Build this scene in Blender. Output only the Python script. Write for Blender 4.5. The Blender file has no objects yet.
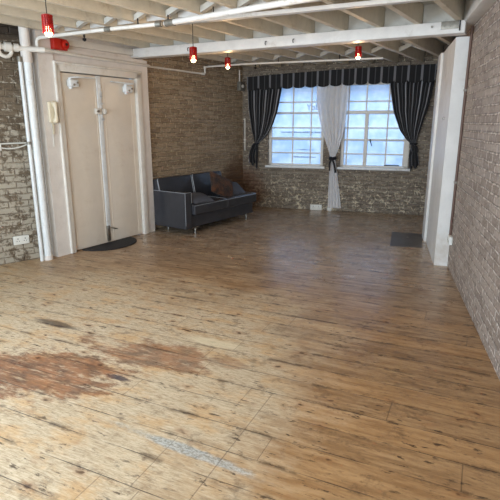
import bpy, bmesh, math, random
from mathutils import Vector, Matrix
random.seed(7)
C = bpy.context.scene.collection
sin, cos, pi = math.sin, math.cos, math.pi

# ------------------------------------------------------------------ helpers
def srgb(r, g, b):
    f = lambda c: (c/255/12.92) if c/255 <= .04045 else ((c/255+.055)/1.055)**2.4
    return (f(r), f(g), f(b), 1)

def tag(o, label=None, cat=None, group=None, kind=None):
    if label: o['label'] = label
    if cat: o['category'] = cat
    if group: o['group'] = group
    if kind: o['kind'] = kind
    return o

def frame(p0, p1, z=0):
    d = Vector((p1[0]-p0[0], p1[1]-p0[1], 0)).normalized()
    n = Vector((-d.y, d.x, 0))
    M = Matrix(((d.x, n.x, 0, p0[0]), (d.y, n.y, 0, p0[1]), (0, 0, 1, z), (0, 0, 0, 1)))
    return M

SPLIT = {'pipe_collar', 'pipe_coupling', 'pipe_clip', 'pipe_hanger', 'plate_bolt', 'socket_slot', 'switch', 'closer_screw', 'face_bead'}
class MB:
    def __init__(s): s.bm = bmesh.new(); s.uv = None
    def box(s, x0, x1, y0, y1, z0, z1, M=None, bev=0):
        r = bmesh.ops.create_cube(s.bm, size=1)
        vs = r['verts']
        for v in vs:
            v.co = Vector((x0+(v.co.x+.5)*(x1-x0), y0+(v.co.y+.5)*(y1-y0), z0+(v.co.z+.5)*(z1-z0)))
        if bev:
            es = list({e for v in vs for e in v.link_edges})
            rr = bmesh.ops.bevel(s.bm, geom=es, offset=bev, segments=3, affect='EDGES', profile=.5)
            vs = list({v for f in rr['faces'] for v in f.verts} | {v for v in vs if v.is_valid})
        if M is not None:
            for v in vs: v.co = M @ v.co
        return s
    def tube(s, pts, r, n=12, caps=True):
        pts = [Vector(p) for p in pts]
        rs = r if isinstance(r, (list, tuple)) else [r]*len(pts)
        rings = []
        prev = None
        for i, p in enumerate(pts):
            if i == 0: t = pts[1]-p
            elif i == len(pts)-1: t = p-pts[i-1]
            else: t = (pts[i+1]-p).normalized()+(p-pts[i-1]).normalized()
            t.normalize()
            a = prev if prev is not None else (Vector((0, 0, 1)) if abs(t.z) < .9 else Vector((1, 0, 0)))
            u = (a - t*a.dot(t)).normalized(); w = t.cross(u); prev = u
            rings.append([s.bm.verts.new(p + (u*cos(2*pi*k/n)+w*sin(2*pi*k/n))*rs[i]) for k in range(n)])
        for a, b in zip(rings, rings[1:]):
            for k in range(n):
                s.bm.faces.new((a[k], a[(k+1) % n], b[(k+1) % n], b[k]))
        if caps:
            s.bm.faces.new(rings[0][::-1]); s.bm.faces.new(rings[-1])
        return s
    def lathe(s, prof, n=24, M=None, cap0=True, cap1=True):
        rings = []
        for r, z in prof:
            rings.append([s.bm.verts.new((M or Matrix()) @ Vector((r*cos(2*pi*k/n), r*sin(2*pi*k/n), z))) for k in range(n)])
        for a, b in zip(rings, rings[1:]):
            for k in range(n): s.bm.faces.new((a[k], a[(k+1) % n], b[(k+1) % n], b[k]))
        if cap0: s.bm.faces.new(rings[0][::-1])
        if cap1: s.bm.faces.new(rings[-1])
        return s
    def grid(s, nu, nv, f, closed=False):
        if s.uv is None: s.uv = s.bm.loops.layers.uv.new('UVMap')
        V = [[s.bm.verts.new(f(i/nu, j/nv)) for i in range(nu+1)] for j in range(nv+1)]
        for j in range(nv):
            for i in range(nu):
                fc = s.bm.faces.new((V[j][i], V[j][i+1], V[j+1][i+1], V[j+1][i]))
                for l, (a, b) in zip(fc.loops, ((i, j), (i+1, j), (i+1, j+1), (i, j+1))):
                    l[s.uv].uv = (a/nu, b/nv)
        return s
    def poly(s, pts, z0, z1):
        b = [s.bm.verts.new((x, y, z0)) for x, y in pts]; t = [s.bm.verts.new((x, y, z1)) for x, y in pts]
        s.bm.faces.new(b[::-1]); s.bm.faces.new(t)
        for i in range(len(pts)):
            j = (i+1) % len(pts); s.bm.faces.new((b[i], b[j], t[j], t[i]))
        return s
    def build(s, name, mat, parent=None, M=None, smooth=True, angle=35):
        if name in SPLIT:
            seen = set(); parts = []
            for v in s.bm.verts:
                if v in seen: continue
                st = [v]; seen.add(v); isl = []
                while st:
                    a = st.pop(); isl.append(a)
                    for e in a.link_edges:
                        q = e.other_vert(a)
                        if q not in seen: seen.add(q); st.append(q)
                parts.append(isl)
            if len(parts) > 1:
                out = None
                for isl in parts:
                    nb = MB(); mp = {v: nb.bm.verts.new(v.co) for v in isl}
                    for f in {f for v in isl for f in v.link_faces}: nb.bm.faces.new([mp[v] for v in f.verts])
                    o = nb.build(name, mat, parent, M, smooth, angle); out = out or o
                s.bm.free(); return out
        bmesh.ops.recalc_face_normals(s.bm, faces=s.bm.faces[:]) if not s.uv else None
        me = bpy.data.meshes.new(name); s.bm.to_mesh(me); s.bm.free()
        me.materials.append(mat)
        o = bpy.data.objects.new(name, me); C.objects.link(o)
        if smooth:
            me.polygons.foreach_set('use_smooth', [True]*len(me.polygons))
            me.set_sharp_from_angle(angle=math.radians(angle))
        if M is not None: o.matrix_world = M
        if parent is not None: o.parent = parent
        return o

def empty(name, M=None, loc=None):
    o = bpy.data.objects.new(name, None); C.objects.link(o); o.empty_display_size = .1
    if M is not None: o.matrix_world = M
    if loc is not None: o.location = loc
    return o

def arc(c, r, a0, a1, n, ax, ay):
    c = Vector(c); ax = Vector(ax); ay = Vector(ay)
    return [c + ax*r*cos(a0+(a1-a0)*i/n) + ay*r*sin(a0+(a1-a0)*i/n) for i in range(n+1)]

# ------------------------------------------------------------------ node materials
class N:
    def __init__(s, name):
        s.m = bpy.data.materials.new(name); s.m.use_nodes = True
        s.t = s.m.node_tree; s.t.nodes.clear()
        s.out = s.t.nodes.new('ShaderNodeOutputMaterial')
    def n(s, typ, ins=None, **kw):
        x = s.t.nodes.new('ShaderNode'+typ)
        for k, v in kw.items(): setattr(x, k, v)
        for k, v in (ins or {}).items(): s.set(x, k, v)
        return x
    def set(s, x, k, v):
        if isinstance(v, bpy.types.NodeSocket): s.t.links.new(v, x.inputs[k])
        elif isinstance(v, bpy.types.Node): s.t.links.new(v.outputs[0], x.inputs[k])
        else: x.inputs[k].default_value = v
    def math(s, op, a, b=0, c=None, clamp=False):
        x = s.n('Math', operation=op, use_clamp=clamp); s.set(x, 0, a); s.set(x, 1, b)
        if c is not None: s.set(x, 2, c)
        return x.outputs[0]
    def mix(s, f, a, b, mode='MIX'):
        x = s.n('Mix', data_type='RGBA', blend_type=mode); s.set(x, 0, f); s.set(x, 6, a); s.set(x, 7, b)
        return x.outputs[2]
    def noise(s, vec, scale, detail=4, rough=.6, out=0):
        x = s.n('TexNoise', {'Vector': vec, 'Scale': scale, 'Detail': detail, 'Roughness': rough}); return x.outputs[out]
    def ramp(s, v, a, b, inv=False):
        x = s.n('MapRange', {'Value': v, 'From Min': a, 'From Max': b, 'To Min': 1. if inv else 0., 'To Max': 0. if inv else 1.})
        x.interpolation_type = 'SMOOTHSTEP'; return x.outputs[0]
    def coord(s, out='Object'): return s.n('TexCoord').outputs[out]
    def scale(s, v, sc, loc=(0, 0, 0)):
        return s.n('Mapping', {'Vector': v, 'Scale': sc, 'Location': loc}).outputs[0]
    def fin(s, col, rough=.5, bump=None, bstr=.3, bdist=.01, **kw):
        p = s.n('BsdfPrincipled', {'Base Color': col, 'Roughness': rough})
        for k, v in kw.items(): s.set(p, k.replace('_', ' '), v)
        if bump is not None:
            b = s.n('Bump', {'Height': bump, 'Strength': bstr, 'Distance': bdist}); s.t.links.new(b.outputs[0], p.inputs['Normal'])
        s.t.links.new(p.outputs[0], s.out.inputs[0]); s.p = p
        return s.m

def plain(name, col, rough=.5, var=.12, scale=12, bstr=.15, metallic=0, dirt=None, **kw):
    m = N(name); v = m.coord()
    n1 = m.noise(v, scale, 5, .65)
    d = (col[0]*(1-var*2), col[1]*(1-var*2), col[2]*(1-var*2), 1)
    c = m.mix(m.ramp(n1, .3, .7), d, col)
    if dirt:
        c = m.mix(m.math('MULTIPLY', m.ramp(m.noise(v, scale*.45, 8, .75), .52, .72), .6), c, dirt)
    return m.fin(c, rough, bump=m.noise(v, scale*5, 3), bstr=bstr, bdist=.003, Metallic=metallic, **kw)

def brick(name, base, dark, light, mortar, bump=1., fleck=.5, low=0., lowz=.75, patch=0., topdark=None, bw=.215, rh=.068, fcol=None, brown=None):
    """painted brick: courses, uneven faces, chipped paint and pale mortar flecks"""
    m = N(name); v = m.coord()
    sp = m.n('SeparateXYZ', {0: v})
    wob = m.n('TexNoise', {'Vector': v, 'Scale': 7., 'Detail': 3.}).outputs['Color']
    wv = m.n('VectorMath', {0: wob, 1: (.5, .5, .5)}, operation='SUBTRACT').outputs[0]
    wv = m.n('VectorMath', {0: wv, 'Scale': .022}, operation='SCALE').outputs[0]
    flat = m.n('CombineXYZ', {0: m.math('ADD', sp.outputs[0], sp.outputs[1]), 1: sp.outputs[2]}).outputs[0]
    fv = m.n('VectorMath', {0: flat, 1: wv}, operation='ADD').outputs[0]
    bt = m.n('TexBrick', {'Vector': fv, 'Color1': (0, 0, 0, 1), 'Color2': (1, 1, 1, 1), 'Mortar': (.5, .5, .5, 1), 'Scale': 1., 'Mortar Size': .011, 'Mortar Smooth': .8, 'Brick Width': bw, 'Row Height': rh, 'Bias': 0.})
    bt.offset = .5
    mort = bt.outputs['Fac']
    rnd = bt.outputs['Color']
    n1 = m.noise(v, 5., 6, .7); n2 = m.noise(v, 38., 6, .75); n3 = m.noise(v, 1.3, 4, .6)
    c = m.mix(m.ramp(rnd, .1, .9), dark, base)
    c = m.mix(m.math('MULTIPLY', m.ramp(n1, .35, .7), .6), c, base)
    c = m.mix(m.math('MULTIPLY', m.ramp(n2, .52, .66), .85), c, light)
    n4 = m.noise(m.scale(v, (1, 1, 2.2)), 16., 6, .75)
    c = m.mix(m.math('MULTIPLY', m.ramp(n4, .5, .36), .55), c, dark)
    c = m.mix(m.math('MULTIPLY', mort, m.math('MULTIPLY', m.ramp(n1, .35, .65), .5)), c, mortar)
    if fleck:
        e = m.math('MULTIPLY', m.ramp(mort, .02, .5), m.ramp(m.noise(v, 17., 5, .7), .56-.1*fleck, .66-.1*fleck))
        c = m.mix(m.math('MULTIPLY', e, .95), c, fcol or light)
    if low:
        dv = m.n('VectorMath', {0: v, 1: m.n('VectorMath', {0: wob, 'Scale': .16}, operation='SCALE').outputs[0]}, operation='ADD').outputs[0]
        ve = m.n('TexVoronoi', {'Vector': dv, 'Scale': 13.}, feature='DISTANCE_TO_EDGE').outputs['Distance']
        crv = m.math('MULTIPLY', m.ramp(ve, .05, .11, True), m.ramp(m.noise(v, 8., 6, .75), .48, .56))
        zone = m.ramp(m.math('ADD', sp.outputs[2], m.math('MULTIPLY', n3, .6)), lowz+.1, lowz+.45, True)
        c = m.mix(m.math('MULTIPLY', m.math('MULTIPLY', crv, zone), low), c, fcol or light)
    if patch:
        zz = m.ramp(sp.outputs[2], .9, 2.0, True)
        pm = m.math('MULTIPLY', m.ramp(m.math('ADD', m.noise(v, 9., 6, .7), m.math('MULTIPLY', zz, .14)), .56, .66), m.ramp(mort, .3, 1.4, True))
        c = m.mix(m.math('MULTIPLY', pm, patch), c, fcol or light)
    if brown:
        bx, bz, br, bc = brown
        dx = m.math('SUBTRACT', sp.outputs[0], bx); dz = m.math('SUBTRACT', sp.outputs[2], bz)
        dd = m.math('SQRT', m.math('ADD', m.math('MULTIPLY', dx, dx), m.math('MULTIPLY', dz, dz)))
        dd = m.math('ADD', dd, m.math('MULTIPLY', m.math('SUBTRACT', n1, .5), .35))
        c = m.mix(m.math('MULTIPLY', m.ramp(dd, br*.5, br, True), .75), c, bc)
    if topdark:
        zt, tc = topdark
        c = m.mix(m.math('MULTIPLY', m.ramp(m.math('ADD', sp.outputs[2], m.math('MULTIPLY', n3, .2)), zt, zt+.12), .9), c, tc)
    h = m.math('ADD', m.math('MULTIPLY', mort, -1.), m.math('ADD', m.math('MULTIPLY', n2, .55), m.math('MULTIPLY', n1, .7)))
    h = m.math('ADD', h, m.math('MULTIPLY', rnd, .35))
    return m.fin(c, .6, bump=h, bstr=bump, bdist=.022)

def floor_mat():
    m = N('old_pine_boards'); v = m.coord()
    sp = m.n('SeparateXYZ', {0: v}); U, V = sp.outputs[0], sp.outputs[1]
    BW = .188
    wv = m.math('MULTIPLY', m.math('SUBTRACT', m.noise(m.scale(v, (1.2, .5, 1)), 1.5, 2), .5), .012)
    vv = m.math('DIVIDE', m.math('ADD', m.math('SUBTRACT', V, 2.12-BW*40), wv), BW)
    row = m.math('FLOOR', vv); fr = m.math('FRACT', vv)
    rr = m.n('TexWhiteNoise', {'W': row}, noise_dimensions='1D').outputs['Value']
    uu = m.math('DIVIDE', m.math('ADD', U, m.math('MULTIPLY', rr, 7.3)), 2.6)
    pl = m.math('FLOOR', uu); fu = m.math('FRACT', uu)
    idv = m.n('CombineXYZ', {0: row, 1: pl}).outputs[0]
    idn = m.n('TexWhiteNoise', {'Vector': idv}, noise_dimensions='2D')
    pr = idn.outputs['Value']
    # board gaps
    d = m.math('MINIMUM', fr, m.math('SUBTRACT', 1., fr))
    gw = m.math('ADD', .006, m.math('MULTIPLY', m.noise(m.scale(v, (2, 1, 1)), 2.5, 3), .02))
    gap = m.math('SUBTRACT', 1., m.ramp(m.math('DIVIDE', d, gw), .35, 1.))
    gapv = m.math('MULTIPLY', gap, m.ramp(m.noise(m.scale(v, (1.5, 3, 1)), 2., 3), .34, .56))
    du = m.math('MULTIPLY', m.math('MINIMUM', fu, m.math('SUBTRACT', 1., fu)), 2.6)
    end = m.ramp(du, .0008, .0032, True)
    def joint(u0, v0, v1, slope=0.):
        a = m.math('ABSOLUTE', m.math('SUBTRACT', m.math('ADD', U, m.math('MULTIPLY', V, slope)), u0))
        a = m.ramp(a, .001, .004, True)
        return m.math('MULTIPLY', a, m.math('MULTIPLY', m.math('GREATER_THAN', V, v0), m.math('LESS_THAN', V, v1)))
    for j in ((-.93, 1.36, 2.31), (-.295, 2.31, 2.50), (.08, 1.93, 2.12), (-1.15, 1.18, 1.36)):
        end = m.math('MAXIMUM', end, joint(*j))
    # grain
    off = m.n('VectorMath', {0: idn.outputs['Color'], 'Scale': 9.}, operation='SCALE').outputs[0]
    gv = m.n('VectorMath', {0: m.scale(v, (1.0, 7., 1)), 1: off}, operation='ADD').outputs[0]
    g1 = m.noise(gv, 3.2, 6, .65); g2 = m.noise(gv, 14., 6, .7); g3 = m.noise(m.scale(v, (2, 26, 1)), 9., 4, .7)
    blot = m.noise(v, 1.7, 6, .7); blot2 = m.noise(v, 5.5, 7, .75); fine = m.noise(m.scale(v, (1, 2, 1)), 42., 5, .75)
    kn = m.n('TexVoronoi', {'Vector': m.n('VectorMath', {0: m.scale(v, (2.6, 5.4, 1)), 1: m.n('VectorMath', {0: m.n('TexNoise', {'Vector': v, 'Scale': 14.}).outputs['Color'], 'Scale': .25}, operation='SCALE').outputs[0]}, operation='ADD').outputs[0], 'Scale': 1.75, 'Randomness': 1.})
    knot = m.ramp(kn.outputs['Distance'], .05, .15, True)
    halo = m.ramp(kn.outputs['Distance'], .1, .34, True)
    knot = m.math('MULTIPLY', knot, m.ramp(m.n('SeparateXYZ', {0: kn.outputs['Color']}).outputs[0], .4, .45))
    orange, brown, pale, grey, dk = srgb(182, 146, 104), srgb(134, 100, 68), srgb(206, 186, 142), srgb(112, 96, 82), srgb(44, 29, 20)
    c = m.mix(m.ramp(g1, .3, .7), brown, orange)
    c = m.mix(m.math('MULTIPLY', m.ramp(g2, .5, .75), .45), c, srgb(92, 60, 34))
    c = m.mix(m.math('MULTIPLY', m.ramp(g2, .5, .25), .3), c, srgb(196, 156, 100))
    c = m.mix(m.math('MULTIPLY', pr, .28), c, srgb(182, 132, 78))
    c = m.mix(m.math('MULTIPLY', m.math('SUBTRACT', 1., pr), .22), c, srgb(120, 88, 58))
    # worn bare area, lower left of the room (finish rubbed away)
    wx = m.math('ADD', m.math('MULTIPLY', U, .93), m.math('MULTIPLY', V, -.05))
    w = m.math('ADD', m.ramp(wx, -1.75, -.15, True), 0.)
    w = m.math('MULTIPLY', w, m.ramp(V, 2.3, 4.9, True))
    w = m.math('ADD', w, m.math('MULTIPLY', m.math('SUBTRACT', blot, .5), 1.3))
    w = m.math('ADD', w, m.math('MULTIPLY', m.math('SUBTRACT', g1, .5), .5))
    worn = m.ramp(w, .12, .78)
    c = m.mix(m.math('MULTIPLY', worn, .88), c, m.mix(m.ramp(m.math('ADD', m.math('MULTIPLY', g3, .4), m.math('ADD', m.math('MULTIPLY', g2, .45), m.math('MULTIPLY', fine, .15))), .36, .62), srgb(160, 136, 106), srgb(220, 203, 174)))
    c = m.mix(m.math('MULTIPLY', m.math('MULTIPLY', worn, m.ramp(m.noise(m.scale(v, (1, 2.2, 1)), 3.1, 6, .7), .46, .66)), .5), c, srgb(198, 150, 92))
    flk = m.math('MULTIPLY', m.ramp(m.noise(m.scale(v, (1, 3.2, 1)), 15., 6, .75), .55, .64), m.ramp(blot2, .34, .56))
    c = m.mix(m.math('MULTIPLY', flk, .6), c, srgb(112, 86, 62))
    # boards further back greyed and lightened: window sheen painted into the colour
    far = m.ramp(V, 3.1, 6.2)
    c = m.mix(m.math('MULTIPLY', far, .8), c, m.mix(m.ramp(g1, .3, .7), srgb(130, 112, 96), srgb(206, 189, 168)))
    c = m.mix(m.math('MULTIPLY', m.ramp(blot2, .54, .68), .5), c, srgb(92, 68, 48))
    c = m.mix(m.math('MULTIPLY', m.ramp(g3, .58, .76), .4), c, srgb(70, 46, 28))
    # short dark scuffs along the boards
    sc = m.math('MULTIPLY', m.ramp(m.noise(m.scale(v, (1, 3.4, 1)), 10., 5, .65), .585, .65), m.ramp(blot, .36, .56))
    c = m.mix(m.math('MULTIPLY', sc, .85), c, srgb(62, 44, 32))
    ed = m.math('MULTIPLY', m.ramp(d, .0, .16, True), m.ramp(m.noise(m.scale(v, (1.3, 2, 1)), 3.3, 5, .7), .5, .62))
    c = m.mix(m.math('MULTIPLY', ed, .7), c, srgb(78, 56, 38))
    # stains
    dn = m.n('TexNoise', {'Vector': m.scale(v, (.7, 1.6, 1)), 'Scale': 4.5, 'Detail': 9., 'Roughness': .72}).outputs['Fac']
    def blob(cu, cv, ru, rv, tilt, soft=.28, amp=3.0):
        a, b = cos(tilt), sin(tilt)
        x = m.math('SUBTRACT', U, cu); y = m.math('SUBTRACT', V, cv)
        p = m.math('DIVIDE', m.math('ADD', m.math('MULTIPLY', x, a), m.math('MULTIPLY', y, b)), ru)
        q = m.math('DIVIDE', m.math('SUBTRACT', m.math('MULTIPLY', y, a), m.math('MULTIPLY', x, b)), rv)
        r = m.math('SQRT', m.math('ADD', m.math('MULTIPLY', p, p), m.math('MULTIPLY', q, q)))
        r = m.math('ADD', r, m.math('MULTIPLY', m.math('SUBTRACT', dn, .5), amp))
        return m.ramp(r, 1.-soft, 1.+soft*.3, True)
    red = m.mix(m.ramp(m.noise(m.scale(v, (1, 2, 1)), 6., 5), .35, .65), srgb(88, 54, 38), srgb(150, 96, 60))
    streak = m.ramp(m.noise(m.scale(v, (1.2, 9, 1)), 5., 6, .7), .64, .5)
    st = m.math('MAXIMUM', blob(-2.30, 1.93, .55, .30, .25), m.math('MULTIPLY', blob(-1.83, 2.42, .52, .17, .1), .85))
    st = m.math('MAXIMUM', st, m.math('MULTIPLY', blob(-1.35, 2.5, .2, .08, 0.), .5))
    c = m.mix(m.math('MULTIPLY', st, m.math('ADD', .38, m.math('MULTIPLY', streak, .46))), c, red)
    c = m.mix(m.math('MULTIPLY', blob(-2.80, 2.52, .24, .05, 0., .5, 2.2), .75), c, srgb(58, 48, 44))
    c = m.mix(m.math('MULTIPLY', blob(-1.86, 2.07, .10, .03, 0., .5, 2.2), .8), c, srgb(66, 62, 70))
    bl = blob(-1.12, 1.67, .42, .035, -.06, .5, 2.0)
    c = m.mix(m.math('MULTIPLY', bl, .75), c, m.mix(m.ramp(fine, .4, .6), srgb(120, 124, 122), srgb(188, 192, 190)))
    c = m.mix(m.math('MULTIPLY', blob(-1.55, 2.74, .22, .07, 0., .4, 1.6), .6), c, srgb(222, 206, 172))
    # pale knots rim + dark knots
    c = m.mix(m.math('MULTIPLY', m.math('MULTIPLY', halo, m.ramp(m.n('SeparateXYZ', {0: kn.outputs['Color']}).outputs[0], .4, .45)), .3), c, srgb(150, 96, 54))
    c = m.mix(m.math('MULTIPLY', knot, .8), c, srgb(66, 38, 22))
    g = m.math('MAXIMUM', m.math('MULTIPLY', gapv, .9), m.math('MULTIPLY', end, .42))
    c = m.mix(g, c, dk)
    h = m.math('ADD', m.math('MULTIPLY', g, -1.6), m.math('ADD', m.math('MULTIPLY', g2, .22), m.math('MULTIPLY', blot2, .3)))
    ro = m.math('ADD', m.math('SUBTRACT', .34, m.math('MULTIPLY', far, .08)), m.math('MULTIPLY', m.math('MULTIPLY', worn, .75), .30))
    ro = m.math('ADD', ro, m.math('MULTIPLY', m.math('SUBTRACT', blot2, .5), .35))
    return m.fin(c, ro, bump=h, bstr=.5, bdist=.004)

def stripes(name, grey=srgb(110, 111, 116)):
    m = N(name); uv = m.n('UVMap').outputs[0]
    x = m.n('SeparateXYZ', {0: uv}).outputs[0]
    f = m.math('FRACT', x)
    a = m.ramp(m.math('ABSOLUTE', m.math('SUBTRACT', f, .02)), .07, .095, True)
    a2 = m.ramp(m.math('ABSOLUTE', m.math('SUBTRACT', f, 1.02)), .07, .095, True)
    b = m.ramp(m.math('ABSOLUTE', m.math('SUBTRACT', f, .55)), .03, .045, True)
    s_ = m.math('MAXIMUM', m.math('MAXIMUM', a, a2), m.math('MULTIPLY', b, .35))
    c = m.mix(s_, srgb(11, 12, 17), grey)
    return m.fin(c, .8, bump=m.noise(m.coord(), 220., 2), bstr=.15, bdist=.001, Sheen_Weight=.15)

def sheer_mat():
    m = N('white_sheer_voile')
    c = m.mix(m.ramp(m.noise(m.coord(), 8.), .3, .7), srgb(246, 246, 250), srgb(254, 254, 255))
    d = m.n('BsdfDiffuse', {'Color': c}); t = m.n('BsdfTranslucent', {'Color': c}); tr = m.n('BsdfTransparent', {'Color': (.9, .92, .96, 1)})
    a = m.n('MixShader', {0: .32}); m.t.links.new(d.outputs[0], a.inputs[1]); m.t.links.new(t.outputs[0], a.inputs[2])
    b = m.n('MixShader', {0: .07}); m.t.links.new(a.outputs[0], b.inputs[1]); m.t.links.new(tr.outputs[0], b.inputs[2])
    m.t.links.new(b.outputs[0], m.out.inputs[0]); return m.m

def pane_mat():
    m = N('obscured_window_glass'); v = m.coord()
    n1 = m.noise(v, 4., 4, .6)
    c = m.mix(m.ramp(n1, .3, .7), (.60, .73, .90, 1), (.80, .88, .97, 1))
    tr = m.n('BsdfTransparent', {'Color': c}); tl = m.n('BsdfTranslucent', {'Color': c})
    gl = m.n('BsdfGlossy', {'Color': (1, 1, 1, 1), 'Roughness': .35})
    a = m.n('MixShader', {0: m.math('ADD', .38, m.math('MULTIPLY', n1, .25))}); m.t.links.new(tr.outputs[0], a.inputs[1]); m.t.links.new(tl.outputs[0], a.inputs[2])
    b = m.n('MixShader', {0: .05}); m.t.links.new(a.outputs[0], b.inputs[1]); m.t.links.new(gl.outputs[0], b.inputs[2])
    m.t.links.new(b.outputs[0], m.out.inputs[0]); return m.m

def red_glass():
    m = N('red_glass_beads')
    c = srgb(150, 16, 10)
    p = m.n('BsdfPrincipled', {'Base Color': c, 'Roughness': .12})
    t = m.n('BsdfTranslucent', {'Color': srgb(255, 60, 25)})
    a = m.n('MixShader', {0: .22}); m.t.links.new(p.outputs[0], a.inputs[1]); m.t.links.new(t.outputs[0], a.inputs[2])
    m.t.links.new(a.outputs[0], m.out.inputs[0]); return m.m

def emis(name, col, s):
    m = N(name); e = m.n('Emission', {'Color': col, 'Strength': s}); m.t.links.new(e.outputs[0], m.out.inputs[0]); return m.m

def fur():
    m = N('brown_fur'); v = m.coord()
    n1 = m.noise(v, 9., 5, .7); n2 = m.noise(m.scale(v, (1, 1, 3)), 60., 4, .8)
    c = m.mix(m.ramp(n1, .38, .62), srgb(30, 24, 23), srgb(92, 56, 34))
    c = m.mix(m.math('MULTIPLY', m.ramp(n2, .5, .7), .3), c, srgb(120, 84, 58))
    return m.fin(c, .95, bump=n2, bstr=1., bdist=.01, Sheen_Weight=.1)

MAT = dict(
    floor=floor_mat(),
    white=plain('white_gloss_paint', srgb(230, 226, 218), .4, .04, 9, dirt=srgb(196, 184, 166)),
    bluewhite=plain('white_pipe_paint', srgb(234, 238, 240), .35, .05, 14, dirt=srgb(176, 170, 156)),
    joist=plain('cream_joist_paint', srgb(220, 210, 190), .6, .06, 7, dirt=srgb(160, 142, 114)),
    board=plain('ceiling_board_paint', srgb(200, 198, 190), .65, .10, 4, dirt=srgb(110, 102, 92)),
    beam=plain('white_beam_paint', srgb(228, 226, 222), .45, .06, 6, dirt=srgb(160, 150, 134)),
    door=plain('magnolia_door_paint', srgb(233, 223, 209), .35, .03, 5, dirt=srgb(206, 190, 170)),
    plaster=plain('pier_paint', srgb(234, 228, 222), .5, .05, 5, bstr=.8, dirt=srgb(196, 182, 168)),
    pillar=plain('pillar_paint', srgb(230, 229, 226), .45, .06, 3, dirt=srgb(176, 162, 146)),
    metal=plain('brushed_steel', srgb(170, 168, 162), .3, .05, 20, metallic=1),
    galv=plain('galvanised_box', srgb(150, 146, 136), .45, .15, 20, metallic=.6),
    dark=plain('dark_gap', srgb(26, 23, 21), .9),
    leather=plain('charcoal_leather', srgb(60, 62, 68), .22, .10, 7, bstr=.25),
    piping=plain('grey_leather_piping', srgb(150, 156, 164), .4, .05),
    darkcloth=plain('black_velvet', srgb(30, 30, 38), .8),
    greycloth=plain('slate_cushion_cloth', srgb(78, 82, 92), .7, .1),
    fur=fur(),
    rubber=plain('black_mat_rubber', srgb(34, 35, 40), .75, .1, 60, bstr=.6),
    hatch=plain('grey_hatch_plate', srgb(96, 90, 84), .42, .18, 6, bstr=.4, dirt=srgb(60, 54, 50)),
    plastic=plain('white_plastic', srgb(228, 228, 222), .35, .03),
    cream=plain('cream_phone_plastic', srgb(226, 214, 188), .35, .04),
    redp=plain('red_alarm_plastic', srgb(196, 34, 18), .35, .06),
    brownpipe=plain('brown_conduit', srgb(104, 78, 66), .5, .1),
    stripe=stripes('black_and_grey_stripe'),
    drape=stripes('brightened_stripe', srgb(158, 159, 164)), sheer=sheer_mat(), pane=pane_mat(), redglass=red_glass(),  # drape: same striped cloth, grey lightened to stand in for missing light
    bulb=emis('warm_bulb', (1, .72, .38, 1), 16.),
    facade=plain('pale_render_outside', srgb(205, 214, 226), .8, .05, 1.),
    facadewin=plain('grey_render_band', srgb(176, 186, 200), .7, .05, 1.),
    print=plain('pale_grey_print', srgb(150, 178, 214), .6, .02),
    letter=plain('faded_grey_lettering', srgb(128, 152, 186), .6, .02),
)
BK = dict(
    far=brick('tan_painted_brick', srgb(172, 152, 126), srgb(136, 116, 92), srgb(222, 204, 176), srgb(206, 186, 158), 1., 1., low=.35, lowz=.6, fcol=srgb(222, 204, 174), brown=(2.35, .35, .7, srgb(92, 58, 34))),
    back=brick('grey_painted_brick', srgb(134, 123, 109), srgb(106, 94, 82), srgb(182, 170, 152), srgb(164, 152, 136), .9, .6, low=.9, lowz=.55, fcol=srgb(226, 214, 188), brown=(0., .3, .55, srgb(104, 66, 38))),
    right=brick('taupe_painted_brick', srgb(166, 151, 140), srgb(132, 117, 106), srgb(216, 202, 190), srgb(190, 174, 162), 1.0, 1.1, low=.0, fcol=srgb(232, 220, 210)),
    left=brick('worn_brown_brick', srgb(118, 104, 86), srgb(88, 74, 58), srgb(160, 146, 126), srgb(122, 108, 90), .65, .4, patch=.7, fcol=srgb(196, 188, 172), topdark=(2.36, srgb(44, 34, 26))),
)

# ------------------------------------------------------------------ room plan (metres, camera above the origin)
BL, BR = (-.13, 8.97), (2.92, 8.01)
D0, D1 = (-2.10, 5.63), (-1.36, 6.81)          # door wall direction
DE = (-1.36, 6.81)
RC = (-1.445, 6.863)                            # recess corner behind the door wall end
DS = (-2.275, 5.35)
LW = (-2.36, 5.41); LC = (-3.40, 4.46); LR = (-3.40, -1.5)
RR = (.417, -1.5)
HJ, HC, HT = 2.42, 2.60, 2.80
MC = frame(BL, BR); MD = frame(D0, D1); MF = frame(RC, BL); MR = frame(BR, RR); ML = frame(LC, LW); MS = frame(LR, LC); MZ = frame(RR, LR)
ln = lambda a, b: math.hypot(b[0]-a[0], b[1]-a[1])

poly = [(-3.6, -1.7), (.60, -1.7), (3.2, 8.1), (-.1, 9.35), (-1.7, 7.1), (-2.55, 5.6), (-3.6, 4.6)]
th = math.radians(-25)
Rf = Matrix.Rotation(th, 4, 'Z')
pl = [tuple((Rf.inverted() @ Vector((x, y, 0)))[:2]) for x, y in poly]
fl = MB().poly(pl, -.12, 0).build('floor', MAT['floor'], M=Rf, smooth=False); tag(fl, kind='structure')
ce = MB().poly(poly, HC, HC+.1).build('ceiling', MAT['board'], smooth=False); tag(ce, kind='structure')

def wall(name, M, boxes, mat):
    b = MB()
    for bx in boxes: b.box(*bx)
    return tag(b.build(name, mat, M=M, smooth=False), kind='structure')

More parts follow.
